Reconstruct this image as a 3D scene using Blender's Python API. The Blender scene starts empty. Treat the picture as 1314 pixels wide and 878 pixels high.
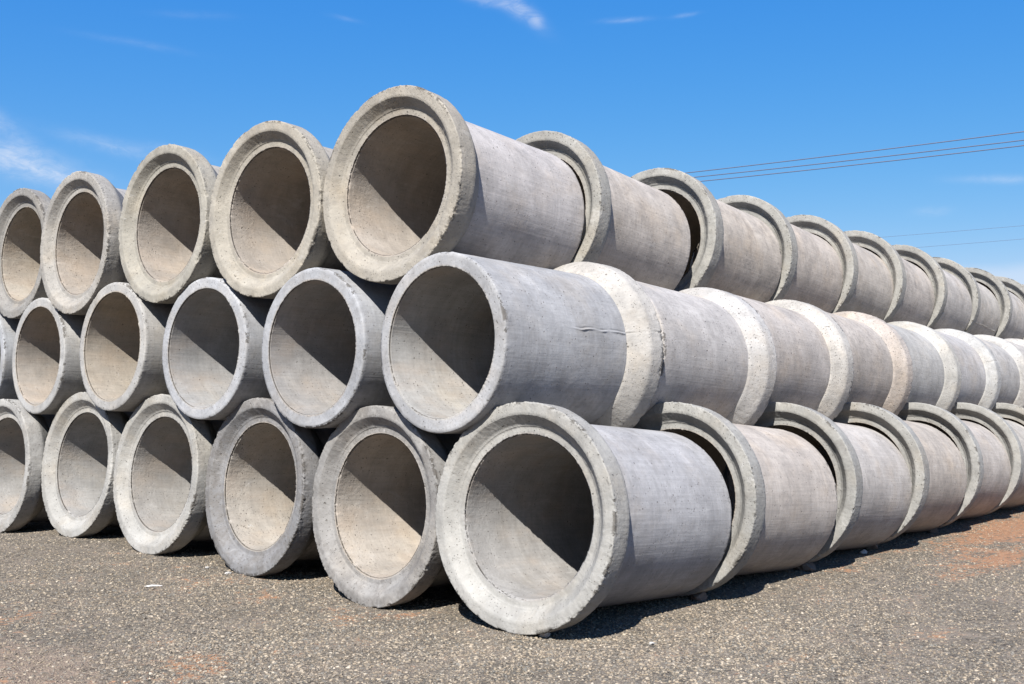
import bpy, math, random
import numpy as np
from mathutils import Matrix, Vector

random.seed(7)
S = bpy.context.scene
COL = S.collection

# ------------------------------------------------------------------ camera
cam = bpy.data.cameras.new('camera')
cam.lens = 36.350; cam.sensor_width = 36.0; cam.sensor_fit = 'HORIZONTAL'
cam.clip_start = 0.1; cam.clip_end = 20000
co = bpy.data.objects.new('camera', cam); COL.objects.link(co)
RT = Vector((0.64852178, -0.76114334, 0.00896198))
UP = Vector((-0.04503903, -0.02661665, 0.99863058))
FW = Vector((0.75986248, 0.64803732, 0.05154263))
m = Matrix.Identity(4)
for i in range(3):
    m[i][0], m[i][1], m[i][2] = RT[i], UP[i], -FW[i]
m.translation = (-5.0104, -3.8127, 1.4823)
co.matrix_world = m
S.camera = co

# ------------------------------------------------------------------ light
SUN_AZ, SUN_EL = math.radians(207.5), math.radians(44.0)      # direction towards the sun, from +X towards +Y
to_sun = Vector((math.cos(SUN_EL) * math.cos(SUN_AZ), math.cos(SUN_EL) * math.sin(SUN_AZ), math.sin(SUN_EL)))
sl = bpy.data.lights.new('sun', 'SUN'); sl.energy = 5.0; sl.angle = math.radians(0.5); sl.color = (1.0, 0.968, 0.92)
so = bpy.data.objects.new('sun', sl); COL.objects.link(so)
so.rotation_euler = (-to_sun).to_track_quat('-Z', 'Y').to_euler()
S.view_settings.view_transform = 'Standard'
S.view_settings.look = 'None'
S.view_settings.gamma = 1.0
S.view_settings.exposure = 1.17


# ------------------------------------------------------------------ node helper
class NT:
    def __init__(s, tree):
        s.t = tree; s.n = tree.nodes; s.l = tree.links

    def node(s, typ, **kw):
        n = s.n.new(typ)
        for k, v in kw.items():
            if k == 'inp':
                for kk, vv in v.items():
                    s.put(n.inputs[kk], vv)
            else:
                setattr(n, k, v)
        return n

    def put(s, sock, v):
        if isinstance(v, bpy.types.NodeSocket):
            s.l.new(v, sock)
        else:
            sock.default_value = v

    def math(s, op, a, b=0.0, c=None, clamp=False):
        n = s.n.new('ShaderNodeMath'); n.operation = op; n.use_clamp = clamp
        s.put(n.inputs[0], a); s.put(n.inputs[1], b)
        if c is not None: s.put(n.inputs[2], c)
        return n.outputs[0]

    def vmath(s, op, a, b=None, scale=None):
        n = s.n.new('ShaderNodeVectorMath'); n.operation = op
        s.put(n.inputs[0], a)
        if b is not None: s.put(n.inputs[1], b)
        if scale is not None: s.put(n.inputs['Scale'], scale)
        return n.outputs['Value'] if op in ('DOT_PRODUCT', 'LENGTH') else n.outputs['Vector']

    def noise(s, vec, scale, detail=3.0, rough=0.55, w=None, dist=0.0):
        n = s.n.new('ShaderNodeTexNoise')
        if w is not None:
            n.noise_dimensions = '4D'; s.put(n.inputs['W'], w)
        s.put(n.inputs['Vector'], vec); n.inputs['Scale'].default_value = scale
        n.inputs['Detail'].default_value = detail; n.inputs['Roughness'].default_value = rough
        n.inputs['Distortion'].default_value = dist
        return n.outputs[0]

    def ramp(s, v, a, b, lo=0.0, hi=1.0, smooth=True):
        n = s.n.new('ShaderNodeMapRange'); n.clamp = True
        if smooth: n.interpolation_type = 'SMOOTHSTEP'
        s.put(n.inputs[0], v)
        for i, x in enumerate((a, b, lo, hi)): s.put(n.inputs[i + 1], x)
        return n.outputs[0]

    def mix(s, f, a, b, typ='MIX'):
        n = s.n.new('ShaderNodeMix'); n.data_type = 'RGBA'; n.blend_type = typ
        s.put(n.inputs[0], f)
        s.put(n.inputs[6], a if isinstance(a, bpy.types.NodeSocket) else (*a, 1))
        s.put(n.inputs[7], b if isinstance(b, bpy.types.NodeSocket) else (*b, 1))
        return n.outputs[2]


# ------------------------------------------------------------------ sky
W = bpy.data.worlds.new('World'); S.world = W; W.use_nodes = True
t = NT(W.node_tree); t.n.clear()
sky = t.node('ShaderNodeTexSky', sky_type='NISHITA', sun_disc=False, sun_elevation=SUN_EL,
             sun_rotation=math.radians(90) - SUN_AZ, altitude=900.0, air_density=1.0, dust_density=0.3, ozone_density=3.0)
tc = t.node('ShaderNodeTexCoord').outputs['Generated']
sep = t.node('ShaderNodeSeparateXYZ', inp={0: tc})
hs = t.node('ShaderNodeHueSaturation', inp={'Hue': 0.49, 'Saturation': 1.30, 'Value': 1.22, 'Color': sky.outputs[0]})
sc = t.node('ShaderNodeSeparateColor', inp={0: hs.outputs[0]})       # film response of the blue: deep overhead, clear blue low down
skyc = t.node('ShaderNodeCombineColor', inp={0: t.math('MULTIPLY', t.math('POWER', sc.outputs[0], 1.11), 0.88),
                                             1: t.math('MULTIPLY', t.math('POWER', sc.outputs[1], 0.72), 1.27),
                                             2: t.math('MULTIPLY', t.math('POWER', sc.outputs[2], 0.22), 4.5)}).outputs[0]


def wisp(az, el, wa, wb, tilt, k, soft=0.35):
    """a cirrus streak of angular half sizes wa x wb (radians) centred at azimuth az, elevation el"""
    a, e = math.radians(az), math.radians(el)
    c = Vector((math.cos(e) * math.cos(a), math.cos(e) * math.sin(a), math.sin(e)))
    right = c.cross(Vector((0, 0, 1))).normalized(); up = right.cross(c)
    ti = math.radians(tilt)
    u = right * math.cos(ti) + up * math.sin(ti); v = -right * math.sin(ti) + up * math.cos(ti)
    du = t.math('DIVIDE', t.vmath('DOT_PRODUCT', tc, tuple(u)), wa)
    dv = t.math('DIVIDE', t.vmath('DOT_PRODUCT', tc, tuple(v)), wb)
    dv = t.math('ADD', dv, t.math('MULTIPLY', t.math('SUBTRACT', nz2, 0.5), 1.6))
    r = t.math('ADD', t.math('MULTIPLY', du, du), t.math('MULTIPLY', dv, dv))
    front = t.math('GREATER_THAN', t.vmath('DOT_PRODUCT', tc, tuple(c)), 0.3)
    f = t.math('MULTIPLY', t.math('POWER', 2.718, t.math('MULTIPLY', r, -1.0)), front)
    return t.math('MULTIPLY', f, k)


nz = t.noise(tc, 9.0, 6.0, 0.62, dist=0.6)
nz2 = t.noise(tc, 14.0, 5.0, 0.6)
total = None
for a in [(66.5, 11.5, 0.048, 0.013, -9, 0.72), (64.0, 10.9, 0.03, 0.006, -4, 0.5), (67.5, 13.2, 0.03, 0.008, -28, 0.36), (62, 12.6, 0.045, 0.006, -10, 0.24), (58.6, 12.4, 0.03, 0.006, -8, 0.22),
          (42.2, 21.3, 0.020, 0.005, -12, 0.30), (40.3, 20.9, 0.024, 0.007, -38, 0.34), (39.2, 20.2, 0.006, 0.005, -60, 0.22),
          (34.2, 20.2, 0.018, 0.0022, 2, 0.30), (31, 20.3, 0.010, 0.0018, 5, 0.2),
          (14.8, 10.95, 0.035, 0.0035, -5, 0.22), (18.2, 9.6, 0.014, 0.004, 0, 0.20),
          (61, 17.8, 0.04, 0.003, -3, 0.08), (58, 19.5, 0.03, 0.003, 4, 0.06), (50, 20.0, 0.012, 0.002, -8, 0.12),
          (120, 16, 0.25, 0.03, 6, 0.5), (-40, 22, 0.2, 0.02, -8, 0.5), (-100, 14, 0.25, 0.03, 3, 0.5), (190, 25, 0.3, 0.03, 10, 0.4)]:
    f = wisp(*a)
    total = f if total is None else t.math('ADD', total, f)
nz3 = t.noise(t.vmath('MULTIPLY', tc, (1, 1, 2.6)), 38.0, 6.0, 0.68, dist=0.8)
total = t.math('MULTIPLY', t.math('MULTIPLY', total, t.ramp(nz, 0.30, 0.66, 0.4, 1.1)), t.ramp(nz3, 0.32, 0.66, 0.5, 1.25))
bank = t.ramp(t.math('ADD', sep.outputs[2], t.math('MULTIPLY', t.math('SUBTRACT', nz, 0.5), 0.02)), 0.108, 0.122, 0.38, 0.0)
total = t.math('MAXIMUM', total, bank)
skyc = t.mix(t.math('MINIMUM', total, 0.9), skyc, (6.4, 6.9, 7.9))
bg = t.node('ShaderNodeBackground', inp={'Color': skyc, 'Strength': 0.055})
out = t.node('ShaderNodeOutputWorld'); t.l.new(bg.outputs[0], out.inputs[0])


# ------------------------------------------------------------------ numpy noise
def vnoise(P, seed=0):
    P = np.asarray(P, float); I = np.floor(P).astype(np.int64); F = P - I; F = F * F * (3 - 2 * F)
    r = 0.0
    for dx in (0, 1):
        for dy in (0, 1):
            for dz in (0, 1):
                h = ((I[:, 0] + dx) * 374761393 + (I[:, 1] + dy) * 668265263 + (I[:, 2] + dz) * 2147483647 + seed * 974634777) & 0xffffffff
                h = ((h ^ (h >> 13)) * 1274126177) & 0xffffffff
                h = (h ^ (h >> 16)) / 4294967295.0
                w = (F[:, 0] if dx else 1 - F[:, 0]) * (F[:, 1] if dy else 1 - F[:, 1]) * (F[:, 2] if dz else 1 - F[:, 2])
                r = r + h * w
    return r * 2 - 1


def fbm(P, seed=0, oct=3):
    r = 0; a = 1; s = 0
    for o in range(oct):
        r = r + a * vnoise(P * 2 ** o + 17.3 * o, seed + o); s += a; a *= 0.5
    return r / s


# ------------------------------------------------------------------ materials
def attr(t, name):
    return t.node('ShaderNodeAttribute', attribute_type='OBJECT', attribute_name=name)


RB, RS, RR, L = 0.512, 0.613, 0.72, 1.60        # bore, barrel and bell radius, pipe length
SHELF, BAND, JOIN = 0.073, 0.16, 0.31


def concrete(name, bell=False):
    M = bpy.data.materials.new(name); M.use_nodes = True
    t = NT(M.node_tree); t.n.clear()
    seed = attr(t, 'seed').outputs['Fac']; grime = attr(t, 'grime').outputs['Fac']; pit = attr(t, 'pitting').outputs['Fac']
    tint = attr(t, 'tint').outputs['Vector']; btint = attr(t, 'bore_tint').outputs['Vector']
    tco = t.node('ShaderNodeTexCoord').outputs['Object']
    off = t.node('ShaderNodeCombineXYZ', inp={0: t.math('MULTIPLY', seed, 13.7), 1: t.math('MULTIPLY', seed, 5.1), 2: seed})
    P = t.vmath('ADD', tco, off.outputs[0])
    sx = t.node('ShaderNodeSeparateXYZ', inp={0: tco})
    rad = t.math('SQRT', t.math('ADD', t.math('MULTIPLY', sx.outputs[1], sx.outputs[1]), t.math('MULTIPLY', sx.outputs[2], sx.outputs[2])))
    isbore = t.ramp(rad, RB + 0.006, RB + 0.02, 1.0, 0.0)
    base = t.vmath('SCALE', t.mix(isbore, tint, btint), scale=0.53)
    # broad blotches, middle mottle
    n1 = t.noise(P, 1.9, 4, 0.6); n2 = t.noise(P, 7.0, 5, 0.62, dist=0.5); n3 = t.noise(P, 60.0, 4, 0.7)
    val = t.math('MULTIPLY', t.ramp(n1, 0.30, 0.70, 0.84, 1.10), t.ramp(n2, 0.28, 0.72, 0.87, 1.09))
    val = t.math('MULTIPLY', val, t.ramp(n3, 0.25, 0.75, 0.93, 1.06))
    # rings left by the mould (across the axis) and drawn streaks along it
    ring = t.noise(t.vmath('MULTIPLY', P, (46, 1.5, 1.5)), 1.0, 4, 0.6)
    streak = t.noise(t.vmath('MULTIPLY', P, (2.0, 60, 60)), 1.0, 3, 0.6)
    if not bell:
        val = t.math('MULTIPLY', val, t.ramp(ring, 0.25, 0.75, 0.93, 1.05))
        val = t.math('MULTIPLY', val, t.ramp(streak, 0.25, 0.75, 0.93, 1.05))
    col = t.mix(1.0, base, t.node('ShaderNodeCombineXYZ', inp={0: val, 1: val, 2: val}).outputs[0], 'MULTIPLY')
    # warm and cool drift of the cement
    hue = t.noise(t.vmath('ADD', P, (4.2, 1.1, 7.7)), 2.6, 4, 0.6)
    col = t.mix(t.ramp(hue, 0.45, 0.8, 0.0, 0.5), col, t.mix(1.0, col, (1.10, 0.98, 0.82), 'MULTIPLY'))
    # lime bloom, pale smears
    bl = t.noise(t.vmath('MULTIPLY', t.vmath('ADD', P, (9.3, 2.1, 3.7)), (1.2, 3.0, 3.0)), 2.4, 6, 0.68, dist=0.9)
    col = t.mix(t.ramp(bl, 0.58, 0.76, 0.0, 0.38), col, (0.37, 0.36, 0.345))
    # grime: dark patches that belong to the surface
    gm = t.noise(t.vmath('ADD', P, (1.3, 8.1, 5.7)), 4.2, 7, 0.72, dist=0.4)
    gm2 = t.noise(P, 30.0, 4, 0.7)
    gf = t.math('MULTIPLY', t.ramp(t.math('ADD', gm, t.math('MULTIPLY', t.math('SUBTRACT', gm2, 0.5), 0.55)), t.math('SUBTRACT', 0.50, t.math('MULTIPLY', grime, 0.08)), 0.66), t.math('ADD', 0.15, grime))
    gf = t.math('MULTIPLY', gf, t.math('SUBTRACT', 1.0, t.math('MULTIPLY', isbore, 0.8)))
    col = t.mix(t.math('MULTIPLY', gf, 0.72), col, (0.11, 0.102, 0.094))
    # dried red dust inside the bore
    ds = t.noise(t.vmath('MULTIPLY', P, (1.0, 2.2, 2.2)), 1.6, 5, 0.6)
    dust = t.math('MULTIPLY', isbore, t.ramp(ds, 0.42, 0.75, 0.03, 0.28))
    col = t.mix(dust, col, (0.36, 0.265, 0.185))
    # pale scuffs and hairline scratches from handling
    sw = t.vmath('ADD', P, t.vmath('SCALE', t.node('ShaderNodeTexNoise', inp={'Vector': P, 'Scale': 2.5}).outputs['Color'], scale=0.5))
    sc1 = t.noise(t.vmath('MULTIPLY', sw, (70, 9, 9)), 1.0, 3, 0.6); sc2 = t.noise(P, 3.3, 3, 0.5)
    scf = t.math('MULTIPLY', t.ramp(sc1, 0.66, 0.74), t.ramp(sc2, 0.50, 0.62))
    col = t.mix(t.math('MULTIPLY', scf, 0.40), col, (0.40, 0.39, 0.375))
    # blow holes
    mask = t.noise(P, 3.1, 2, 0.5)
    Pw = t.vmath('ADD', P, t.vmath('SCALE', t.node('ShaderNodeTexNoise', inp={'Vector': P, 'Scale': 70.0}).outputs['Color'], scale=0.012))
    hole = None
    for sc, r0, th in ((34.0, 0.17, 0.60), (75.0, 0.20, 0.52), (17.0, 0.12, 0.78)):
        v = t.node('ShaderNodeTexVoronoi', feature='F1', inp={'Vector': Pw, 'Scale': sc})
        sepc = t.node('ShaderNodeSeparateColor', inp={0: v.outputs['Color']})
        r = t.math('MULTIPLY', r0, t.math('ADD', 0.45, sepc.outputs[1]))
        inside = t.ramp(v.outputs['Distance'], t.math('MULTIPLY', r, 0.6), r, 1.0, 0.0)
        gate = t.math('GREATER_THAN', t.math('ADD', t.math('ADD', sepc.outputs[0], t.math('MULTIPLY', pit, 0.42)), t.math('MULTIPLY', t.math('SUBTRACT', mask, 0.5), 0.8)), th + 0.32)
        h = t.math('MULTIPLY', inside, gate)
        hole = h if hole is None else t.math('MAXIMUM', hole, h)
    xx = sx.outputs[0]
    if bell:
        rim = t.math('MULTIPLY', t.ramp(rad, RR - 0.030, RR - 0.004), t.ramp(xx, 0.045, 0.012))
        lip = t.math('MULTIPLY', t.ramp(rad, RB + 0.011, RB + 0.004), t.math('MULTIPLY', t.ramp(xx, SHELF - 0.006, SHELF), t.ramp(xx, SHELF + 0.016, SHELF + 0.008)))
    else:
        rim = t.math('MULTIPLY', t.ramp(rad, RS - 0.022, RS - 0.004), t.ramp(xx, L - 0.05, L - 0.01))
        lip = t.math('MULTIPLY', t.ramp(rad, RB + 0.009, RB + 0.003), t.math('MULTIPLY', t.ramp(xx, L - 0.018, L - 0.010), t.ramp(xx, L + 0.002, L - 0.003)))
    cn = t.noise(P, 21.0, 5, 0.72); cn2 = t.noise(P, 2.6, 3, 0.6)
    chip = t.math('MULTIPLY', t.ramp(t.math('ADD', cn, t.math('MULTIPLY', t.math('SUBTRACT', cn2, 0.5), 1.0)), 0.60, 0.65), rim)
    lipd = t.math('MULTIPLY', t.ramp(t.math('ADD', cn2, t.math('MULTIPLY', t.math('SUBTRACT', cn, 0.5), 0.9)), 0.37, 0.47), lip)
    chip = t.math('MAXIMUM', chip, lipd)
    col = t.mix(t.math('MULTIPLY', chip, 0.80), col, (0.055, 0.048, 0.04))
    col = t.mix(t.math('MULTIPLY', hole, 0.70), col, (0.075, 0.065, 0.055))
    # relief
    fine = t.noise(P, 170.0, 3, 0.7); mid = t.noise(P, 26.0, 5, 0.6)
    hgt = t.math('MULTIPLY', mid, 0.0055 if bell else 0.0022)
    hgt = t.math('ADD', hgt, t.math('MULTIPLY', fine, 0.0009 if bell else 0.0006))
    hgt = t.math('ADD', hgt, t.math('MULTIPLY', ring, 0.0012))
    hgt = t.math('ADD', hgt, t.math('MULTIPLY', streak, 0.0020))
    hgt = t.math('SUBTRACT', hgt, t.math('MULTIPLY', hole, 0.006))
    hgt = t.math('SUBTRACT', hgt, t.math('MULTIPLY', chip, 0.006))
    bump = t.node('ShaderNodeBump', inp={'Strength': 0.85 if bell else 0.7, 'Distance': 1.0, 'Height': hgt})
    b = t.node('ShaderNodeBsdfPrincipled', inp={'Base Color': col, 'Roughness': t.ramp(n2, 0.2, 0.8, 0.80, 0.95), 'Normal': bump.outputs[0], 'Specular IOR Level': 0.28})
    o = t.node('ShaderNodeOutputMaterial'); t.l.new(b.outputs[0], o.inputs[0])
    return M


MAT_BARREL = concrete('concrete_barrel')
MAT_BELL = concrete('concrete_bell', True)


def gravel_ground():
    M = bpy.data.materials.new('gravel_ground'); M.use_nodes = True
    t = NT(M.node_tree); t.n.clear()
    P = t.node('ShaderNodeTexCoord').outputs['Object']
    sx = t.node('ShaderNodeSeparateXYZ', inp={0: P})
    # stones of three sizes as cells with their own colour
    def cells(sc, w):
        v = t.node('ShaderNodeTexVoronoi', feature='F1', inp={'Vector': t.vmath('MULTIPLY', P, (1, 1, 0.0)), 'Scale': sc, 'Randomness': 1.0})
        e = t.node('ShaderNodeTexVoronoi', feature='DISTANCE_TO_EDGE', inp={'Vector': t.vmath('MULTIPLY', P, (1, 1, 0.0)), 'Scale': sc})
        s_ = t.node('ShaderNodeSeparateColor', inp={0: v.outputs['Color']})
        return s_, e.outputs[0], v.outputs['Distance']
    sA, eA, dA = cells(75.0, 0); sB, eB, dB = cells(34.0, 1)
    rp = t.node('ShaderNodeValToRGB'); cr = rp.color_ramp; cr.interpolation = 'CONSTANT'
    cs = [(0.0, (0.058, 0.050, 0.041)), (0.14, (0.122, 0.107, 0.085)), (0.30, (0.172, 0.143, 0.107)), (0.46, (0.115, 0.107, 0.089)), (0.60, (0.215, 0.176, 0.125)),
          (0.74, (0.141, 0.112, 0.081)), (0.86, (0.281, 0.236, 0.174)), (0.95, (0.324, 0.280, 0.215))]
    cr.elements[0].position = 0; cr.elements[0].color = (*cs[0][1], 1)
    cr.elements[1].position = cs[1][0]; cr.elements[1].color = (*cs[1][1], 1)
    for p, c in cs[2:]:
        e = cr.elements.new(p); e.color = (*c, 1)
    t.l.new(sA.outputs[0], rp.inputs[0])
    rp2 = t.n.new('ShaderNodeValToRGB'); rp2.color_ramp.interpolation = 'CONSTANT'
    for i, (p, c) in enumerate(cs):
        e = rp2.color_ramp.elements[i] if i < 2 else rp2.color_ramp.elements.new(p)
        e.position = p; e.color = (*c, 1)
    t.l.new(sB.outputs[0], rp2.inputs[0])
    big = t.math('GREATER_THAN', sB.outputs[1], 0.72)
    col = t.mix(big, rp.outputs[0], rp2.outputs[0])
    edge = t.mix(big, (0, 0, 0), (1, 1, 1))
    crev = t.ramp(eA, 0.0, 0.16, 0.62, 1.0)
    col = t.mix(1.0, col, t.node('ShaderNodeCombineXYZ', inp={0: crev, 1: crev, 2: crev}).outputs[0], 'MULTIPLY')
    # fines between the stones: pale tan, grey, red earth
    n1 = t.noise(P, 0.55, 5, 0.62); n2 = t.noise(t.vmath('ADD', P, (31, 7, 0)), 2.3, 6, 0.65); n3 = t.noise(P, 16.0, 5, 0.7)
    col = t.mix(t.ramp(t.math('ADD', n2, t.math('MULTIPLY', t.math('SUBTRACT', n3, 0.5), 0.5)), 0.42, 0.66, 0.1, 0.65), col, (0.21, 0.175, 0.14))
    # red soil, worn through where vehicles drive
    def blob(x, y, rx, ry, k):
        dx = t.math('DIVIDE', t.math('SUBTRACT', sx.outputs[0], x), rx); dy = t.math('DIVIDE', t.math('SUBTRACT', sx.outputs[1], y), ry)
        r = t.math('ADD', t.math('MULTIPLY', dx, dx), t.math('MULTIPLY', dy, dy))
        return t.math('MULTIPLY', t.math('POWER', 2.718, t.math('MULTIPLY', r, -1.0)), k)
    tot = None
    for b_ in [(5.2, -0.98, 1.5, 0.24, 0.46), (4.9, 0.0, 0.45, 0.13, 0.30), (7.6, -0.40, 2.4, 0.38, 0.46), (11, -0.4, 4.0, 0.8, 0.36), (3.7, -0.15, 0.5, 0.12, 0.3),
               (-2.9, 1.5, 0.4, 0.7, 0.30), (-2.1, 3.2, 0.5, 0.6, 0.3), (-1.9, 1.2, 0.6, 0.3, 0.3), (-0.25, 3.0, 0.45, 1.2, 0.20), (-0.2, 1.3, 0.35, 0.5, 0.22),
               (20, -4, 7, 3, 0.3), (1.4, -1.5, 0.5, 0.12, 0.16), (0.6, -1.2, 0.3, 0.08, 0.2)]:
        q = blob(*b_); tot = q if tot is None else t.math('ADD', tot, q)
    sc_ = t.math('ADD', t.math('MULTIPLY', t.math('SUBTRACT', n2, 0.5), 2.0), t.math('MULTIPLY', t.math('SUBTRACT', n3, 0.5), 2.0))
    base = t.ramp(n1, 0.5, 0.8, 0.0, 0.12)
    dusty = t.ramp(t.math('ADD', blob(-2.6, 1.7, 0.8, 1.3, 0.75), t.math('ADD', blob(1.2, -1.6, 1.6, 0.35, 0.3), t.math('MULTIPLY', sc_, 0.5))), 0.25, 0.75, 0.0, 0.62)
    col = t.mix(dusty, col, t.mix(t.ramp(n3, 0.3, 0.7), (0.20, 0.145, 0.105), (0.275, 0.205, 0.15)))
    red = t.ramp(t.math('ADD', t.math('ADD', tot, base), t.math('MULTIPLY', sc_, 0.75)), 0.25, 0.46, 0.0, 0.82)
    redc = t.mix(t.ramp(n3, 0.3, 0.7), (0.20, 0.095, 0.048), (0.33, 0.175, 0.09))
    col = t.mix(red, col, redc)
    h = t.math('MULTIPLY', t.ramp(eA, 0.0, 0.3), 0.005)
    h = t.math('ADD', h, t.math('MULTIPLY', t.math('MULTIPLY', t.ramp(eB, 0.0, 0.25), big), 0.008))
    h = t.math('ADD', h, t.math('MULTIPLY', sA.outputs[2], 0.004))
    h = t.math('MULTIPLY', h, t.math('SUBTRACT', 1.0, t.math('MULTIPLY', red, 0.6)))
    h = t.math('ADD', h, t.math('MULTIPLY', n3, 0.010))
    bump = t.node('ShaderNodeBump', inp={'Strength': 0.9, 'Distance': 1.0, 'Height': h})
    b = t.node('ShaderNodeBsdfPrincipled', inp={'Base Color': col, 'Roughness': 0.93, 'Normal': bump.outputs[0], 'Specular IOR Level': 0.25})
    o = t.node('ShaderNodeOutputMaterial'); t.l.new(b.outputs[0], o.inputs[0])
    return M


def pebble_mat():
    M = bpy.data.materials.new('pebble_stone'); M.use_nodes = True
    t = NT(M.node_tree); t.n.clear()
    rnd = t.node('ShaderNodeObjectInfo').outputs['Random']
    rp = t.node('ShaderNodeValToRGB'); cr = rp.color_ramp; cr.interpolation = 'CONSTANT'
    cs = [(0.0, (0.070, 0.062, 0.051)), (0.12, (0.147, 0.128, 0.103)), (0.30, (0.201, 0.167, 0.123)), (0.45, (0.131, 0.124, 0.107)), (0.60, (0.251, 0.203, 0.144)),
          (0.76, (0.167, 0.132, 0.093)), (0.86, (0.306, 0.257, 0.192)), (0.985, (0.395, 0.342, 0.266))]
    for i, (p, c) in enumerate(cs):
        e = cr.elements[i] if i < 2 else cr.elements.new(p)
        e.position = p; e.color = (*c, 1)
    t.l.new(rnd, rp.inputs[0])
    P = t.node('ShaderNodeNewGeometry').outputs['Position']
    n = t.noise(P, 260.0, 2, 0.6)
    n1 = t.noise(P, 1.1, 4, 0.6)
    v = t.ramp(n, 0.25, 0.75, 0.8, 1.15)
    col = t.mix(1.0, rp.outputs[0], t.node('ShaderNodeCombineXYZ', inp={0: v, 1: v, 2: v}).outputs[0], 'MULTIPLY')
    col = t.mix(t.ramp(n1, 0.4, 0.75, 0.03, 0.35), col, (0.22, 0.18, 0.14))
    b = t.node('ShaderNodeBsdfPrincipled', inp={'Base Color': col, 'Roughness': 0.85, 'Specular IOR Level': 0.3})
    o = t.node('ShaderNodeOutputMaterial'); t.l.new(b.outputs[0], o.inputs[0])
    return M


def plain(name, c, rough=0.8, nscale=20, amp=0.25):
    M = bpy.data.materials.new(name); M.use_nodes = True
    t = NT(M.node_tree); t.n.clear()
    P = t.node('ShaderNodeTexCoord').outputs['Object']
    n = t.noise(P, nscale, 5, 0.65)
    v = t.ramp(n, 0.25, 0.75, 1 - amp, 1 + amp)
    col = t.mix(1.0, c, t.node('ShaderNodeCombineXYZ', inp={0: v, 1: v, 2: v}).outputs[0], 'MULTIPLY')
    bump = t.node('ShaderNodeBump', inp={'Strength': 0.6, 'Distance': 0.01, 'Height': n})
    b = t.node('ShaderNodeBsdfPrincipled', inp={'Base Color': col, 'Roughness': rough, 'Normal': bump.outputs[0]})
    o = t.node('ShaderNodeOutputMaterial'); t.l.new(b.outputs[0], o.inputs[0])
    return M


# ------------------------------------------------------------------ the setting: ground
def height(x, y):
    P = np.stack([x, y, x * 0], 1)
    near = np.clip(1 - np.hypot(x, y) / 60.0, 0, 1)
    # hollows and rises in which the end row of pipes lies
    row = np.interp(y, [-1, .375, 1.82, 3.28, 4.74, 6.2, 7.63, 9], [0, .010, -.036, .010, .030, .044, -.040, 0]) * np.exp(-(x / 1.1) ** 2)
    return near * (0.016 * fbm(P * 0.7, 3, 2) + 0.008 * fbm(P * 3.0, 9, 3)) + row


ax = np.concatenate([[-9000, -3000, -1000, -400, -150, -60, -30, -18], np.linspace(-11, 16, 271), [18, 22, 27, 34, 45, 60, 100, 250, 700, 2500, 9000]])
ay = np.concatenate([[-9000, -3000, -1000, -400, -150, -60, -30, -16], np.linspace(-8, 12, 201), [14, 17, 22, 30, 45, 80, 200, 600, 2500, 9000]])
X, Y = np.meshgrid(ax, ay, indexing='ij'); nx, ny = X.shape
V = np.stack([X.ravel(), Y.ravel(), height(X.ravel(), Y.ravel())], 1)
ii = (np.arange(nx - 1)[:, None] * ny + np.arange(ny - 1)[None]).ravel()
F = np.stack([ii, ii + ny, ii + ny + 1, ii + 1], 1)


def mesh_np(name, V, F, mat, smooth=True):
    me = bpy.data.meshes.new(name)
    me.vertices.add(len(V)); me.vertices.foreach_set('co', np.ascontiguousarray(V, np.float32).ravel())
    me.loops.add(F.size); me.loops.foreach_set('vertex_index', np.ascontiguousarray(F, np.int32).ravel())
    me.polygons.add(len(F)); me.polygons.foreach_set('loop_start', np.arange(0, F.size, F.shape[1], dtype=np.int32))
    me.polygons.foreach_set('use_smooth', np.full(len(F), smooth, bool))
    me.update(calc_edges=True); me.validate()
    me.materials.append(mat)
    return me


ground = bpy.data.objects.new('ground', mesh_np('ground', V, F, gravel_ground())); COL.objects.link(ground)
ground['kind'] = 'structure'


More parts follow.
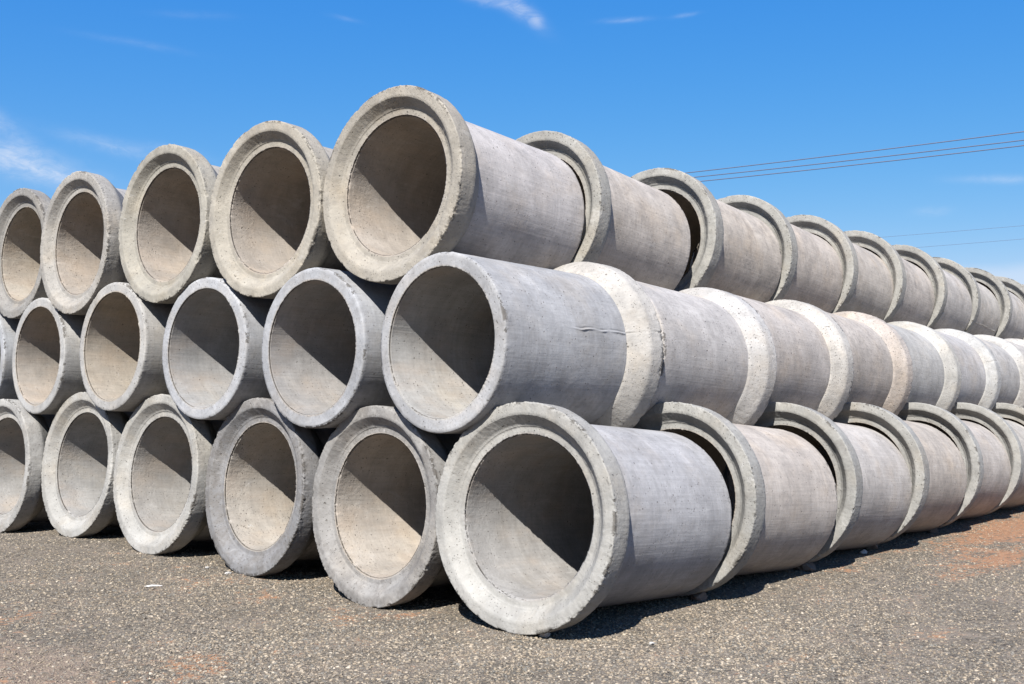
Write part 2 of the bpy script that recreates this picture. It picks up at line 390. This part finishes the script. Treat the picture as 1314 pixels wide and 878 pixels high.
# ------------------------------------------------------------------ pipe meshes
def lathe(prof, wts, n, seed, mat, name, rough, chips, seam=None, closed=False):
    """prof: (x, r) points; wts: how ragged each profile point is"""
    prof = np.array(prof); wts = np.array(wts)
    m = len(prof)
    ph = np.linspace(0, 2 * np.pi, n, endpoint=False)
    # profile normals in the (x, r) plane
    d = np.zeros_like(prof); d[1:-1] = prof[2:] - prof[:-2]; d[0] = prof[1] - prof[0]; d[-1] = prof[-1] - prof[-2]
    nr = np.stack([-d[:, 1], d[:, 0]], 1); nr /= np.linalg.norm(nr, axis=1)[:, None] + 1e-9
    PX = np.repeat(prof[:, 0], n); PR = np.repeat(prof[:, 1], n); PH = np.tile(ph, m)
    NX = np.repeat(nr[:, 0], n); NR = np.repeat(nr[:, 1], n); WT = np.repeat(wts, n)
    C = np.stack([PX, PR * np.cos(PH), PR * np.sin(PH)], 1)
    lump = fbm(C * 7, seed, 2) * 0.0012 * rough + fbm(C * 45, seed + 5, 3) * 0.0008 * rough
    rag = fbm(C * 85, seed + 11, 3) - 0.9 * np.clip(fbm(C * 48, seed + 13, 2) - 0.15, 0, 1)
    disp = lump * np.where(WT < 0, 0, 1) + np.maximum(WT, 0) * (rag * 0.0085 * np.clip(0.6 + 1.5 * fbm(C * 2.1, seed + 61, 2), 0.2, 1.4))
    # chips: bites out of the edges
    ch = fbm(C * 17, seed + 23, 3)
    bite = np.clip((ch - 0.30) / 0.08, 0, 1) * np.maximum(WT, 0) * chips
    big = np.clip((fbm(C * 6.0, seed + 31, 3) - 0.46) / 0.10, 0, 1) * np.maximum(WT, 0) * chips
    disp = disp - bite * 0.008 - big * 0.011
    if seam is not None:
        a = (PH - seam + np.pi) % (2 * np.pi) - np.pi
        arc = a * PR + 0.014 * fbm(np.stack([PX * 12, PX * 0, PX * 0], 1), seed + 3, 4)
        amp = np.clip(0.55 + 1.2 * fbm(np.stack([PX * 14, PX * 0 + 3, PX * 0], 1), seed + 8, 3), 0, 1.3) * (np.clip((1.05 - PX) / 0.25, 0, 1) if n > 500 else 1)
        disp = disp + np.where(PR > RS - 0.02, (0.006 * np.exp(-(arc / 0.006) ** 2) - 0.010 * np.exp(-((arc + 0.012) / 0.006) ** 2)) * amp, 0)
    ovw = fbm(np.stack([np.cos(PH) * 1.1, np.sin(PH) * 1.1, PX * 0.5 + seed], 1), 77, 2) * 0.0035
    x = PX + NX * disp; r = PR + NR * disp + np.where(WT < 0, 0, ovw * 0.5)
    V = np.stack([x, r * np.cos(PH), r * np.sin(PH)], 1)
    i = np.arange(m - 1)[:, None] * n; j = np.arange(n)[None]; k = (np.arange(n) + 1)[None] % n
    F = np.stack([i + j, i + k, i + n + k, i + n + j], 2).reshape(-1, 4)
    if closed:
        i = np.full((1, 1), (m - 1) * n)
        F = np.vstack([F, np.stack([i + j, i + k, 0 + k + 0 * i, 0 + j + 0 * i], 2).reshape(-1, 4)])
    return mesh_np(name, V, F, mat)


def seg(a, b, n):
    return [(a[0] + (b[0] - a[0]) * i / n, a[1] + (b[1] - a[1]) * i / n) for i in range(n)]


def bell_mesh(n, dense, seed, seam=None, chips=1.0):
    k = dense
    pts = []; w = []
    def add(a, b, cnt, wa, wb):
        q = seg(a, b, cnt)
        for i, p in enumerate(q):
            pts.append(p); w.append(wa + (wb - wa) * i / cnt)
    # from the bore at the join forward to the shelf, out over the face, back over the band and the taper
    add((JOIN, RB), (SHELF + 0.02, RB), 3 * k, -1, -1)
    add((SHELF + 0.02, RB), (SHELF + 0.012, RB), 2 * k, 0.0, 0.4)
    add((SHELF + 0.012, RB), (SHELF + 0.005, RB + 0.010), k, 0.5, 0.2)          # broken lip round the bore
    add((SHELF + 0.005, RB + 0.010), (SHELF - 0.001, RB + 0.003), k, 0.4, 0.9)
    add((SHELF - 0.001, RB + 0.003), (SHELF - 0.002, RB + 0.016), 2 * k, 0.9, 0.12)
    add((SHELF - 0.002, RB + 0.016), (SHELF - 0.003, RB + 0.053), 3 * k, 0.06, 0.04)
    add((SHELF - 0.003, RB + 0.053), (SHELF - 0.009, RB + 0.058), 2 * k, 0.04, 0.04)
    add((SHELF - 0.009, RB + 0.058), (SHELF - 0.009, RB + 0.064), 1 * k, 0.04, 0.04)
    add((SHELF - 0.009, RB + 0.064), (0.004, RB + 0.122), 5 * k, 0.04, 0.06)
    add((0.004, RB + 0.122), (0.000, RB + 0.126), 1 * k, 0.15, 0.15)
    add((0.000, RB + 0.126), (0.0005, RR - 0.020), 3 * k, 0.04, 0.05)
    add((0.0005, RR - 0.020), (0.0015, RR - 0.005), 3 * k, 0.15, 0.55)
    add((0.0015, RR - 0.005), (0.006, RR), 1 * k, 0.8, 0.9)
    add((0.006, RR), (0.045, RR), 5 * k, 0.9, 0.12)
    add((0.045, RR), (BAND - 0.01, RR - 0.002), 4 * k, 0.12, 0.12)
    add((BAND - 0.01, RR - 0.002), (BAND + 0.008, RR - 0.009), 2 * k, 0.2, 0.2)
    add((BAND + 0.008, RR - 0.009), (JOIN - 0.004, RS + 0.004), 6 * k, 0.15, 0.1)
    add((JOIN - 0.004, RS + 0.004), (JOIN, RS - 0.012), k, 0.0, -1)
    pts.append((JOIN, RS - 0.012)); w.append(-1)
    return lathe(pts, w, n, seed, MAT_BELL, 'bell', 2.0, chips, seam)


def barrel_mesh(n, dense, seed, seam=None, chips=1.0):
    k = dense
    pts = []; w = []
    def add(a, b, cnt, wa, wb):
        q = seg(a, b, cnt)
        for i, p in enumerate(q):
            pts.append(p); w.append(wa + (wb - wa) * i / cnt)
    e = L
    add((JOIN - 0.012, RS), (e - 0.07, RS), (10 if seam is None else 60) * k, 0.0, 0.0)
    add((e - 0.07, RS), (e - 0.012, RS - 0.001), 3 * k, 0.0, 0.30)
    add((e - 0.012, RS - 0.001), (e, RS - 0.006), 2 * k, 0.3, 0.3)
    add((e, RS - 0.008), (e, RB + 0.008), 4 * k, 0.12, 0.12)
    add((e, RB + 0.008), (e - 0.001, RB + 0.001), 2 * k, 0.3, 0.6)
    add((e - 0.001, RB + 0.001), (e - 0.006, RB + 0.005), k, 0.4, 0.2)
    add((e - 0.006, RB + 0.005), (e - 0.012, RB), k, 0.2, 0.3)
    add((e - 0.012, RB), (e - 0.03, RB), 2 * k, 0.3, 0.0)
    add((e - 0.03, RB), (JOIN, RB), 8 * k, 0.0, -1)
    pts.append((JOIN, RB)); w.append(-1)
    pts.reverse(); w.reverse()
    return lathe(pts, w, n, seed, MAT_BARREL, 'barrel', 1.0, chips, seam)


HI_BELLS = [bell_mesh(860, 1, 100 + 7 * i, chips=c) for i, c in enumerate((1.0, 0.7, 1.3, 0.9, 1.2))]
HI_BARRELS = [barrel_mesh(640, 1, 200 + 7 * i, chips=c) for i, c in enumerate((0.8, 0.5, 1.0))]
SEAM_BELL = bell_mesh(900, 1, 301, seam=0.0, chips=1.0); SEAM_BARREL = barrel_mesh(900, 1, 302, seam=0.0, chips=0.8)
LO_BELLS = [bell_mesh(260, 1, 400 + 7 * i) for i in range(4)]
LO_BARRELS = [barrel_mesh(200, 1, 500 + 7 * i) for i in range(3)]
SEAM_LO_BARREL = barrel_mesh(400, 1, 602, seam=0.0); SEAM_LO_BELL = bell_mesh(400, 1, 603, seam=0.0)
HID_BELL = bell_mesh(96, 1, 700); HID_BARREL = barrel_mesh(96, 1, 701)

# ------------------------------------------------------------------ one pipe of each kind, then copies
proto = bpy.data.objects.new('concrete_pipe', None); COL.objects.link(proto)
proto.empty_display_size = 0.3
for nm, me in (('bell', HI_BELLS[0]), ('barrel', HI_BARRELS[0])):
    c = bpy.data.objects.new(nm, me); COL.objects.link(c); c.parent = proto
used = [False]
rng = random.Random(11)


def place(x, y, z, yaw, tilt, flip, label, group, bell, barrel, tint, bore, bell_tint=None, grime=0.3, pitting=0.3, roll=None, stretch=1.0):
    """x, y, z: centre of the end that faces the camera side; flip: spigot end at that side"""
    if used[0]:
        root = proto.copy(); COL.objects.link(root); kids = []
        for ch in proto.children:
            k = ch.copy(); COL.objects.link(k); k.parent = root; kids.append(k)
    else:
        root = proto; kids = list(proto.children); used[0] = True
    yw, ti = math.radians(yaw), math.radians(tilt)
    d = Vector((math.cos(yw) * math.cos(ti), math.sin(yw) * math.cos(ti), math.sin(ti)))
    o = Vector((x, y, z))
    if flip: o = o + d * L * stretch; d = -d
    Yv = Vector((0, 0, 1)).cross(d).normalized(); Zv = d.cross(Yv)
    M = Matrix.Identity(4)
    for i in range(3): M[i][0], M[i][1], M[i][2] = d[i], Yv[i], Zv[i]
    if roll is None: roll = rng.uniform(0, 360)
    M = Matrix.Translation(o) @ M @ Matrix.Rotation(math.radians(roll), 4, 'X') @ Matrix.Scale(stretch, 4, (1, 0, 0))
    root.matrix_world = M
    root['label'] = label; root['category'] = 'concrete pipe'; root['group'] = group
    s = rng.uniform(0, 50)
    for k in kids:
        isb = k.name.startswith('bell')
        k.data = bell if isb else barrel
        k['seed'] = s; k['grime'] = float(grime); k['pitting'] = float(pitting + (0.35 if isb else 0))
        k['tint'] = list(map(float, (bell_tint if (isb and bell_tint) else tint))); k['bore_tint'] = list(map(float, bore))
    return root


GT, GM, GB = 'pipes of the top layer', 'pipes of the middle layer', 'pipes of the bottom layer'
WARM = (0.45, 0.415, 0.365); PALE = (0.49, 0.475, 0.455); COOL = (0.475, 0.485, 0.50); WHITE = (0.55, 0.555, 0.565); DIRTY = (0.33, 0.315, 0.30)
BEIGE = (0.49, 0.44, 0.385); GREYB = (0.43, 0.42, 0.41)
hb, hr, lb, lr = HI_BELLS, HI_BARRELS, LO_BELLS, LO_BARRELS

# --- the end row, seen face on. name: x, y, z, yaw, tilt
front = [
    # top layer, socket ends
    (0.043, 1.696, 3.008, 0.77, -2.74, 0, GT, 'largest beige socket mouth, corner of the top layer, pale barrel against the sky', hb[0], hr[0], (.60, .56, .535), BEIGE, (.45, .41, .345), .18, .3),
    (-0.010, 3.134, 2.972, 1.59, -0.75, 0, GT, 'beige top layer socket just left of the corner pipe, dark crack inside its left wall', hb[1], hr[1], WARM, BEIGE, (.47, .43, .36), .15, .3),
    (-0.022, 4.633, 3.005, 0.58, -0.72, 0, GT, 'beige socket mouth, middle one of the five across the top layer', hb[2], hr[2], WARM, BEIGE, (.46, .43, .365), .2, .3),
    (-0.040, 6.229, 2.972, -0.73, -0.63, 0, GT, 'top layer socket second from the left, chipped knob on its outer right wall', hb[3], hr[0], PALE, BEIGE, (.46, .435, .395), .22, .5),
    (0.045, 7.692, 2.997, -0.35, -1.17, 0, GT, 'leftmost top layer socket with a grey weathered rim', hb[4], hr[1], PALE, (.50, .45, .38), (.35, .335, .31), .4, .4),
    # middle layer, spigot ends
    (-0.040, 1.072, 1.835, -2.14, -1.08, 1, GM, 'bluish white plain ended corner pipe of the middle layer, rough casting seam along its side', SEAM_BELL, SEAM_BARREL, (.48, .478, .482), (.46, .455, .44), (.56, .53, .485), .22, .4),
    (-0.024, 2.456, 1.832, 0.50, -0.30, 1, GM, 'white rimmed plain pipe end directly left of the seamed corner pipe, middle layer', hb[0], hr[1], (.47, .475, .49), GREYB, None, .2, .3),
    (0.004, 3.952, 1.863, 1.47, -1.26, 1, GM, 'white rimmed plain end with cool grey bore, third from the corner in the middle layer', hb[1], hr[2], (.49, .495, .51), (.43, .43, .425), None, .15, .3),
    (-0.028, 5.429, 1.913, 0.06, -1.38, 1, GM, 'cream rimmed plain end with beige bore, fourth from the corner in the middle layer', hb[2], hr[0], (.50, .485, .46), (.48, .43, .36), None, .1, .4),
    (0.010, 7.016, 1.853, -0.82, -0.98, 1, GM, 'plain end with streaked bore, leftmost complete opening of the middle layer', hb[3], hr[1], (.51, .50, .48), (.46, .42, .37), None, .15, .4),
    (.05, 8.50, 1.86, 0, 0, 1, GM, 'bluish middle layer pipe at the very left edge, only its side in view', hb[4], hr[2], COOL, GREYB, None, .2, .3),
    # bottom layer, socket ends
    (-0.023, 0.375, 0.728, 1.03, -4.02, 0, GB, 'large pale grey socket on the gravel at the front corner, white stone at its foot', hb[3], hr[0], (.50, .49, .49), (.42, .41, .395), (.46, .445, .41), .16, .3),
    (0.038, 1.818, 0.681, -3.24, -2.74, 0, GB, 'soot grey stained socket mouth on the ground, directly left of the front corner pipe', hb[2], hr[1], (.42, .41, .395), (.52, .475, .42), (.37, .355, .335), .75, .5),
    (0.057, 3.283, 0.726, -3.07, -3.92, 0, GB, 'darkest grey socket mouth on the ground, rough pitted outer wall, third from the front corner', hb[4], hr[2], (.42, .40, .38), (.52, .48, .425), (.305, .30, .30), 1.0, .9),
    (0.038, 4.740, 0.748, -0.88, -4.51, 0, GB, 'clean pale socket mouth on the ground, fourth from the front corner', hb[1], hr[0], PALE, (.46, .445, .42), (.485, .47, .435), .12, .3),
    (0.042, 6.196, 0.762, -0.51, -4.90, 0, GB, 'pale socket mouth on the ground with a ragged left rim, fifth from the front corner', hb[0], hr[1], PALE, (.455, .45, .435), (.48, .465, .43), .12, .3),
    (-0.091, 7.632, 0.677, 0.07, -2.63, 0, GB, 'leftmost ground pipe, smooth pale rim and cracked outer wall, cut by the photo edge', hb[3], hr[2], (.44, .44, .44), (.47, .46, .44), (.48, .465, .435), .2, .4),
    (.02, 9.10, .72, 0, 0, 0, GB, 'ground pipe beyond the left edge of the photo', lb[0], lr[0], PALE, BEIGE, None, .2, .3),
    (.02, 9.20, 2.99, 0, 0, 0, GT, 'top layer pipe beyond the left edge of the photo', lb[1], lr[1], PALE, BEIGE, None, .2, .3),
]
ROLL = {5: -80}
for i, (x, y, z, yaw, tilt, fl, g, lab, be, ba, ti, bo, bt, gr, pi_) in enumerate(front):
    place(x, y, z, yaw, tilt, fl, lab, g, be, ba, ti, bo, bt, gr, pi_, roll=(13 if i == 5 else None), stretch=(1.04 if i == 11 else 1.0))

# --- the long right-hand side: top run, middle run, bottom run
ORD = ['second', 'third', 'fourth', 'fifth', 'sixth', 'seventh', 'eighth', 'ninth', 'tenth', 'eleventh', 'twelfth', 'thirteenth']
T_X = [1.677, 3.50, 5.15, 6.755, 8.332, 9.948, 11.563, 13.231, 14.852, 16.5, 18.15]
T_L = ['second pipe along the top right side, its socket rising just behind the big corner pipe',
       'third pipe along the top right side, wide black gap at its socket',
       'fourth pipe along the top right side, just right of where the thick wires vanish',
       'fifth pipe from the corner along the top right side',
       'sixth pipe from the corner along the top right side, streaky brownish barrel',
       'seventh pipe along the top right side, greyer barrel below the thin lower wires',
       'eighth pipe along the top right side, a dark seam line on its barrel',
       'ninth pipe along the top right side, a black sliver inside its socket',
       'tenth pipe along the top right side, its socket at the right edge',
       'eleventh pipe of the top right side, beyond the photo edge', 'twelfth pipe of the top right side, beyond the photo edge']
tints = [(.455, .43, .395), (.45, .42, .375), (.45, .42, .38), (.445, .42, .38), (.455, .43, .395), (.45, .44, .42), (.44, .43, .40), (.455, .45, .43), (.45, .44, .42)]
for i, x in enumerate(T_X):
    sm = i == 6
    place(x, 1.697 + rng.uniform(-.018, .012) - (0.012 if i == 0 else 0), 3.008 + rng.uniform(-.006, .006), rng.uniform(-.5, .5), -4.5 + rng.uniform(-.3, .3), 0, T_L[i], GT,
          hb[(i + 1) % 5] if i < 3 else lb[i % 4], SEAM_LO_BARREL if sm else (hr[(i + 1) % 3] if i < 3 else lr[i % 3]),
          tuple(c_ * w_ for c_, w_ in zip(tints[i % 9], (1.36, 1.29, 1.24))), BEIGE, (.44, .425, .385), .25 + .15 * (i % 3 == 1), .3 + .2 * (i % 4 == 2), roll=(208 if sm else None))
M_X = [1.65, 3.32, 4.99, 6.67, 8.35, 10.02, 11.7, 13.4, 15.1, 16.8]
M_L = ['second pipe along the middle right side, grey barrel and clean pale flared collar',
       'third pipe along the middle right side, warm grey barrel, pits at its collar top',
       'fourth pipe along the middle right side, pinkish pitted collar and speckled barrel',
       'fifth pipe along the middle right side, greenish grey barrel and plain white collar',
       'sixth pipe along the middle right side, thin crack across its white collar',
       'seventh pipe along the middle right side, streaked barrel near the right edge',
       'eighth pipe of the middle right side, a last collar cut by the right photo edge'] + ['%s pipe along the middle right side, out beyond the right edge' % n_ for n_ in ('ninth', 'tenth', 'eleventh')]
mt = [((.46, .455, .45), (.53, .52, .51)), ((.44, .42, .40), (.55, .53, .50)), ((.45, .425, .395), (.53, .48, .44)), ((.44, .445, .435), (.54, .53, .50)),
      ((.47, .47, .47), (.56, .56, .55)), ((.45, .45, .44), (.55, .54, .52)), ((.46, .45, .43), (.55, .54, .53))]
for i, x in enumerate(M_X):
    sm = i in (4,)
    place(x, 0.965 + rng.uniform(-.006, .006), 1.842 + (-.008, .008, .006, -.008, -.008)[i % 5], rng.uniform(-.2, .2), -3.0 + rng.uniform(-.15, .15), 1, M_L[i], GM,
          SEAM_LO_BELL if sm else (hb[(i + 2) % 5] if i < 3 else lb[(i + 1) % 4]), hr[(i + 1) % 3] if i < 3 else lr[(i + 1) % 3],
          tuple(c_ * w_ for c_, w_ in zip(mt[i % 7][0], (1.28, 1.22, 1.17))), GREYB, tuple(c_ * w_ for c_, w_ in zip(mt[i % 7][1], (1.05, 1.03, 1.00))), .16 + .2 * (i % 3 == 2), .75 + .5 * (i in (1, 2)), roll=(22 if sm else None), stretch=1.03)
B_X = [1.696, 3.485, 5.144, 6.881, 8.531, 10.2, 11.9, 13.6, 15.3, 17.0]
B_L = ['second pipe along the right side on the ground, beige barrel behind a black crescent gap',
       'third pipe along the right side on the ground, pale grey barrel',
       'fourth pipe along the right side on the ground, brownish grey barrel',
       'fifth pipe along the right side on the ground, open socket with a black slit inside',
       'sixth pipe along the right side on the ground, beside the bare red soil',
       'seventh pipe along the right side on the ground, a socket crescent at the edge'] + ['%s pipe along the right side on the ground, out beyond the right edge' % n_ for n_ in ('eighth', 'ninth', 'tenth', 'eleventh')]
bt_ = [(.46, .435, .405), (.46, .45, .435), (.43, .405, .37), (.445, .425, .40), (.44, .43, .40), (.44, .42, .40)]
for i, x in enumerate(B_X):
    place(x, .352 + rng.uniform(-.01, .01), .726, rng.uniform(-.3, .3), -4.2 + rng.uniform(-.15, .15), 0, B_L[i], GB,
          hb[(i + 4) % 5] if i < 3 else lb[(i + 2) % 4], hr[(i + 2) % 3] if i < 3 else lr[(i + 2) % 3],
          tuple(c_ * w_ for c_, w_ in zip(bt_[i % 6], (1.32, 1.25, 1.19))), BEIGE, (.42, .41, .38), .22, .35, stretch=1.04)

# --- the pipes behind the end row: nothing of them shows in the photo except what their neighbours leave
for g, cols, z, fl in ((GT, (3.134, 4.633, 6.231, 7.695, 9.2), 2.99, 0), (GM, (2.452, 3.951, 5.427, 7.017, 8.5), 1.86, 1), (GB, (1.785, 3.277, 4.764, 6.203, 7.64, 9.1), .72, 0)):
    for y in cols:
        for k in range(1, 4):
            yy = y - (0.09 if (g == GB and y < 4) else 0)
            place(1.72 * k + (.12 if fl else 0), yy, z + (.05 if fl else 0), 0, (-3.0 if fl else -4.2 if g == GB else -2.5), fl,
                  'hidden pipe, %s behind the %s pipe end of the %s layer counted from the corner' % (ORD[k - 1].replace('second', 'next').replace('third', 'second').replace('fourth', 'third'), ORD[cols.index(y)], g.split()[3]), g + ', inside the stack', HID_BELL, HID_BARREL, PALE, BEIGE, None, .2, .2)

# ------------------------------------------------------------------ stones
def rock_mesh(seed, sx_, sy_, sz_, mat, jag=0.22):
    import bmesh
    bm = bmesh.new(); bmesh.ops.create_icosphere(bm, subdivisions=4, radius=1.0)
    P = np.array([v.co[:] for v in bm.verts])
    n = fbm(P * 1.3 + seed, seed, 4)
    # facets: clamp against a few random planes
    r_ = random.Random(seed); Q = P * (1 + jag * n[:, None] * 2)
    for _ in range(9):
        v = np.array([r_.gauss(0, 1) for _ in range(3)]); v /= np.linalg.norm(v); dlim = r_.uniform(0.55, 0.85)
        dd = Q @ v; Q = Q - np.maximum(dd - dlim, 0)[:, None] * v[None] * 0.9
    Q = Q * np.array([sx_, sy_, sz_])
    for v, q in zip(bm.verts, Q): v.co = q
    me = bpy.data.meshes.new('rock'); bm.to_mesh(me); bm.free(); me.materials.append(mat)
    return me


m_white = plain('pale_stone', (0.40, 0.385, 0.36), nscale=40); m_brown = plain('brown_stone', (0.12, 0.095, 0.075), nscale=30)
rocks = [
    ((.015, .19, .012), (.052, .036, .028), m_white, 'white broken stone lodged under the rim of the front corner pipe', 20),
    ((1.72, .10, .02), (.08, .07, .05), m_brown, 'dark chock stone in the shadow where the front corner pipe meets the second one', 50),
    ((3.46, .07, .025), (.09, .08, .06), m_brown, 'reddish brown chock stone in the shadow under the second and third ground pipes', 120),
    ((5.12, .14, .02), (.08, .07, .05), m_brown, 'dark chock stone under the joint of the third and fourth ground pipes', 10),
    ((6.85, .14, .02), (.08, .07, .05), m_brown, 'dark chock stone under the joint of the fourth and fifth ground pipes', 75),
    ((4.80, .10, .01), (.05, .035, .022), m_white, 'small white chip on the red soil right of the third ground pipe', 0),
    ((-.06, 3.40, .006), (.045, .022, .012), m_white, 'small flat white chip in front of the darkest ground pipe', 35),
    ((-.05, 3.72, .006), (.03, .02, .010), m_white, 'tiny pale chip between the darkest and the clean ground pipes', 60),
    ((-.74, 3.38, .004), (.07, .022, .010), m_white, 'elongated pale flake lying in the open gravel at the left', 130),
    ((.30, -.40, .004), (.02, .016, .010), m_white, 'little white pebble on the gravel right of the front corner pipe', 15),
]
for i, (p, s_, mt_, lab, rz) in enumerate(rocks):
    o = bpy.data.objects.new('stone', rock_mesh(40 + i, *s_, mt_)); COL.objects.link(o)
    hz = float(height(np.array([p[0]]), np.array([p[1]]))[0])
    o.location = (p[0], p[1], p[2] + hz + 0.004); o.rotation_euler = (0, 0, math.radians(rz))
    o['label'] = lab; o['category'] = 'stone'; o['group'] = 'loose stones beside the pipes'

# ------------------------------------------------------------------ loose gravel: nobody could count it
def gravel_obj():
    # emitter sheet: a fan of ground before the stack, following its height
    th = np.radians(np.linspace(-2, 84, 120)); rr = np.concatenate([np.linspace(4.2, 11, 90), np.linspace(11.3, 20, 40)])
    TH, RRR = np.meshgrid(th, rr, indexing='ij')
    x = -5.054 + RRR * np.cos(TH); y = -3.82 + RRR * np.sin(TH)
    V = np.stack([x.ravel(), y.ravel(), height(x.ravel(), y.ravel()) + 0.001], 1)
    n1, n2 = x.shape
    ii = (np.arange(n1 - 1)[:, None] * n2 + np.arange(n2 - 1)[None]).ravel()
    F = np.stack([ii, ii + n2, ii + n2 + 1, ii + 1], 1)
    # leave out the ground deep inside the stack
    cx, cy = V[F].mean(1)[:, 0], V[F].mean(1)[:, 1]
    F = F[~((cx > 0.5) & (cy > 0.5))]
    me = mesh_np('gravel', V, F, PEB)
    rad_ = np.hypot(V[:, 0] + 5.054, V[:, 1] + 3.82)
    dens = np.clip(3400 * (6.0 / np.maximum(rad_, 5.5)) ** 1.7, 150, 3400)
    dens *= np.clip(0.75 + 0.9 * fbm(np.stack([V[:, 0], V[:, 1], V[:, 0] * 0], 1) * 1.3, 5, 3), 0.15, 1.4)
    for bx, by, rx, ry, kk in ((5.2, -0.95, 1.5, 0.3, .6), (7.6, -0.45, 2.4, 0.4, .6), (-2.6, 1.7, 0.7, 1.1, .6), (4.9, 0.0, .45, .13, .8), (-2.1, 3.2, .5, .6, .5)):
        dens *= 1 - kk * np.exp(-((V[:, 0] - bx) / rx) ** 2 - ((V[:, 1] - by) / ry) ** 2)
    a = me.attributes.new('dens', 'FLOAT', 'POINT'); a.data.foreach_set('value', dens.astype(np.float32))
    o = bpy.data.objects.new('gravel', me); COL.objects.link(o); o['kind'] = 'stuff'
    ng = bpy.data.node_groups.new('gravel_scatter', 'GeometryNodeTree')
    ng.interface.new_socket('Geometry', in_out='INPUT', socket_type='NodeSocketGeometry')
    ng.interface.new_socket('Geometry', in_out='OUTPUT', socket_type='NodeSocketGeometry')
    N = ng.nodes; Lk = ng.links
    gi = N.new('NodeGroupInput'); go = N.new('NodeGroupOutput')
    dp = N.new('GeometryNodeDistributePointsOnFaces'); at = N.new('GeometryNodeInputNamedAttribute'); at.data_type = 'FLOAT'; at.inputs['Name'].default_value = 'dens'
    Lk.new(gi.outputs[0], dp.inputs['Mesh']); Lk.new(at.outputs[0], dp.inputs['Density'])
    ico = N.new('GeometryNodeMeshIcoSphere'); ico.inputs['Radius'].default_value = 1.0; ico.inputs['Subdivisions'].default_value = 1
    sp = N.new('GeometryNodeSetPosition'); rv = N.new('FunctionNodeRandomValue'); rv.data_type = 'FLOAT_VECTOR'
    rv.inputs[0].default_value = (-.25, -.25, -.25); rv.inputs[1].default_value = (.25, .25, .25)
    Lk.new(ico.outputs['Mesh'], sp.inputs['Geometry']); Lk.new(rv.outputs[0], sp.inputs['Offset'])
    sm = N.new('GeometryNodeSetMaterial'); sm.inputs['Material'].default_value = PEB
    Lk.new(sp.outputs[0], sm.inputs['Geometry'])
    ip = N.new('GeometryNodeInstanceOnPoints')
    Lk.new(dp.outputs['Points'], ip.inputs['Points']); Lk.new(sm.outputs[0], ip.inputs['Instance'])
    r1 = N.new('FunctionNodeRandomValue'); r1.data_type = 'FLOAT_VECTOR'; r1.inputs[0].default_value = (-.5, -.5, 0); r1.inputs[1].default_value = (.5, .5, 6.28)
    Lk.new(r1.outputs[0], ip.inputs['Rotation'])
    r2 = N.new('FunctionNodeRandomValue'); r2.data_type = 'FLOAT'; r2.inputs[2].default_value = 0.0; r2.inputs[3].default_value = 1.0; r2.inputs['Seed'].default_value = 4
    pw = N.new('ShaderNodeMath'); pw.operation = 'POWER'; pw.inputs[1].default_value = 3.0; Lk.new(r2.outputs[1], pw.inputs[0])
    ma = N.new('ShaderNodeMath'); ma.operation = 'MULTIPLY_ADD'; ma.inputs[1].default_value = 0.0085; ma.inputs[2].default_value = 0.0045; Lk.new(pw.outputs[0], ma.inputs[0])
    r3 = N.new('FunctionNodeRandomValue'); r3.data_type = 'FLOAT_VECTOR'; r3.inputs[0].default_value = (.8, .6, .4); r3.inputs[1].default_value = (1.4, 1.0, .75); r3.inputs['Seed'].default_value = 9
    vm = N.new('ShaderNodeVectorMath'); vm.operation = 'SCALE'; Lk.new(r3.outputs[0], vm.inputs[0]); Lk.new(ma.outputs[0], vm.inputs['Scale'])
    Lk.new(vm.outputs[0], ip.inputs['Scale'])
    jn = N.new('GeometryNodeJoinGeometry'); Lk.new(ip.outputs[0], jn.inputs[0])
    Lk.new(jn.outputs[0], go.inputs[0])
    md = o.modifiers.new('scatter', 'NODES'); md.node_group = ng
    return o


PEB = pebble_mat()
gravel_obj()

# ------------------------------------------------------------------ power lines far behind
m_wire = plain('dark_cable', (0.075, 0.085, 0.13), rough=0.6, nscale=3, amp=0.1)


def dirp(az, dist, z):
    a = math.radians(az); return Vector((-5.054 + dist * math.cos(a), -3.82 + dist * math.sin(a), z))


def wire(A, B, r, label, before=1.2, after=1.0, sag=0.35):
    d = B - A; n = 60; pts = []
    for i in range(n + 1):
        s_ = -before + (1 + before + after) * i / n
        p = A + d * s_; u = (s_ - 0.5) / (0.5 + max(before, after)); p.z += sag * (u * u) - 0.0
        pts.append(p)
    V = []; F = []; k = 6
    side = Vector((-d.y, d.x, 0)).normalized()
    for i, p in enumerate(pts):
        for j in range(k):
            a = 2 * math.pi * j / k; q = p + side * (r * math.cos(a)) + Vector((0, 0, r * math.sin(a))); V.append(q[:])
    for i in range(n):
        for j in range(k): F.append((i * k + j, i * k + (j + 1) % k, (i + 1) * k + (j + 1) % k, (i + 1) * k + j))
    me = mesh_np('power_line', np.array(V), np.array(F), m_wire)
    o = bpy.data.objects.new('power_line', me); COL.objects.link(o)
    o['label'] = label; o['category'] = 'power line'; o['group'] = 'overhead wires behind the stack'


wire(dirp(30.31, 48.8, 12.00), dirp(13.77, 45.0, 12.01), 0.021, 'highest of the three thick overhead wires crossing the sky at the right')
wire(dirp(30.10, 48.8, 11.765), dirp(13.78, 45.0, 11.67), 0.021, 'middle wire of the three thick overhead wires at the right')
wire(dirp(29.68, 48.6, 11.527), dirp(13.78, 45.0, 11.457), 0.021, 'lowest of the three thick overhead wires at the right')
wire(dirp(20.6, 71.0, 11.965), dirp(13.84, 69.3, 12.0), 0.009, 'upper of the two thin faint wires low over the pipes at the right', 3, 2)
wire(dirp(18.9, 70.6, 11.15), dirp(13.85, 69.3, 11.195), 0.009, 'lower of the two thin faint wires, nearest to the far pipes', 4, 3)
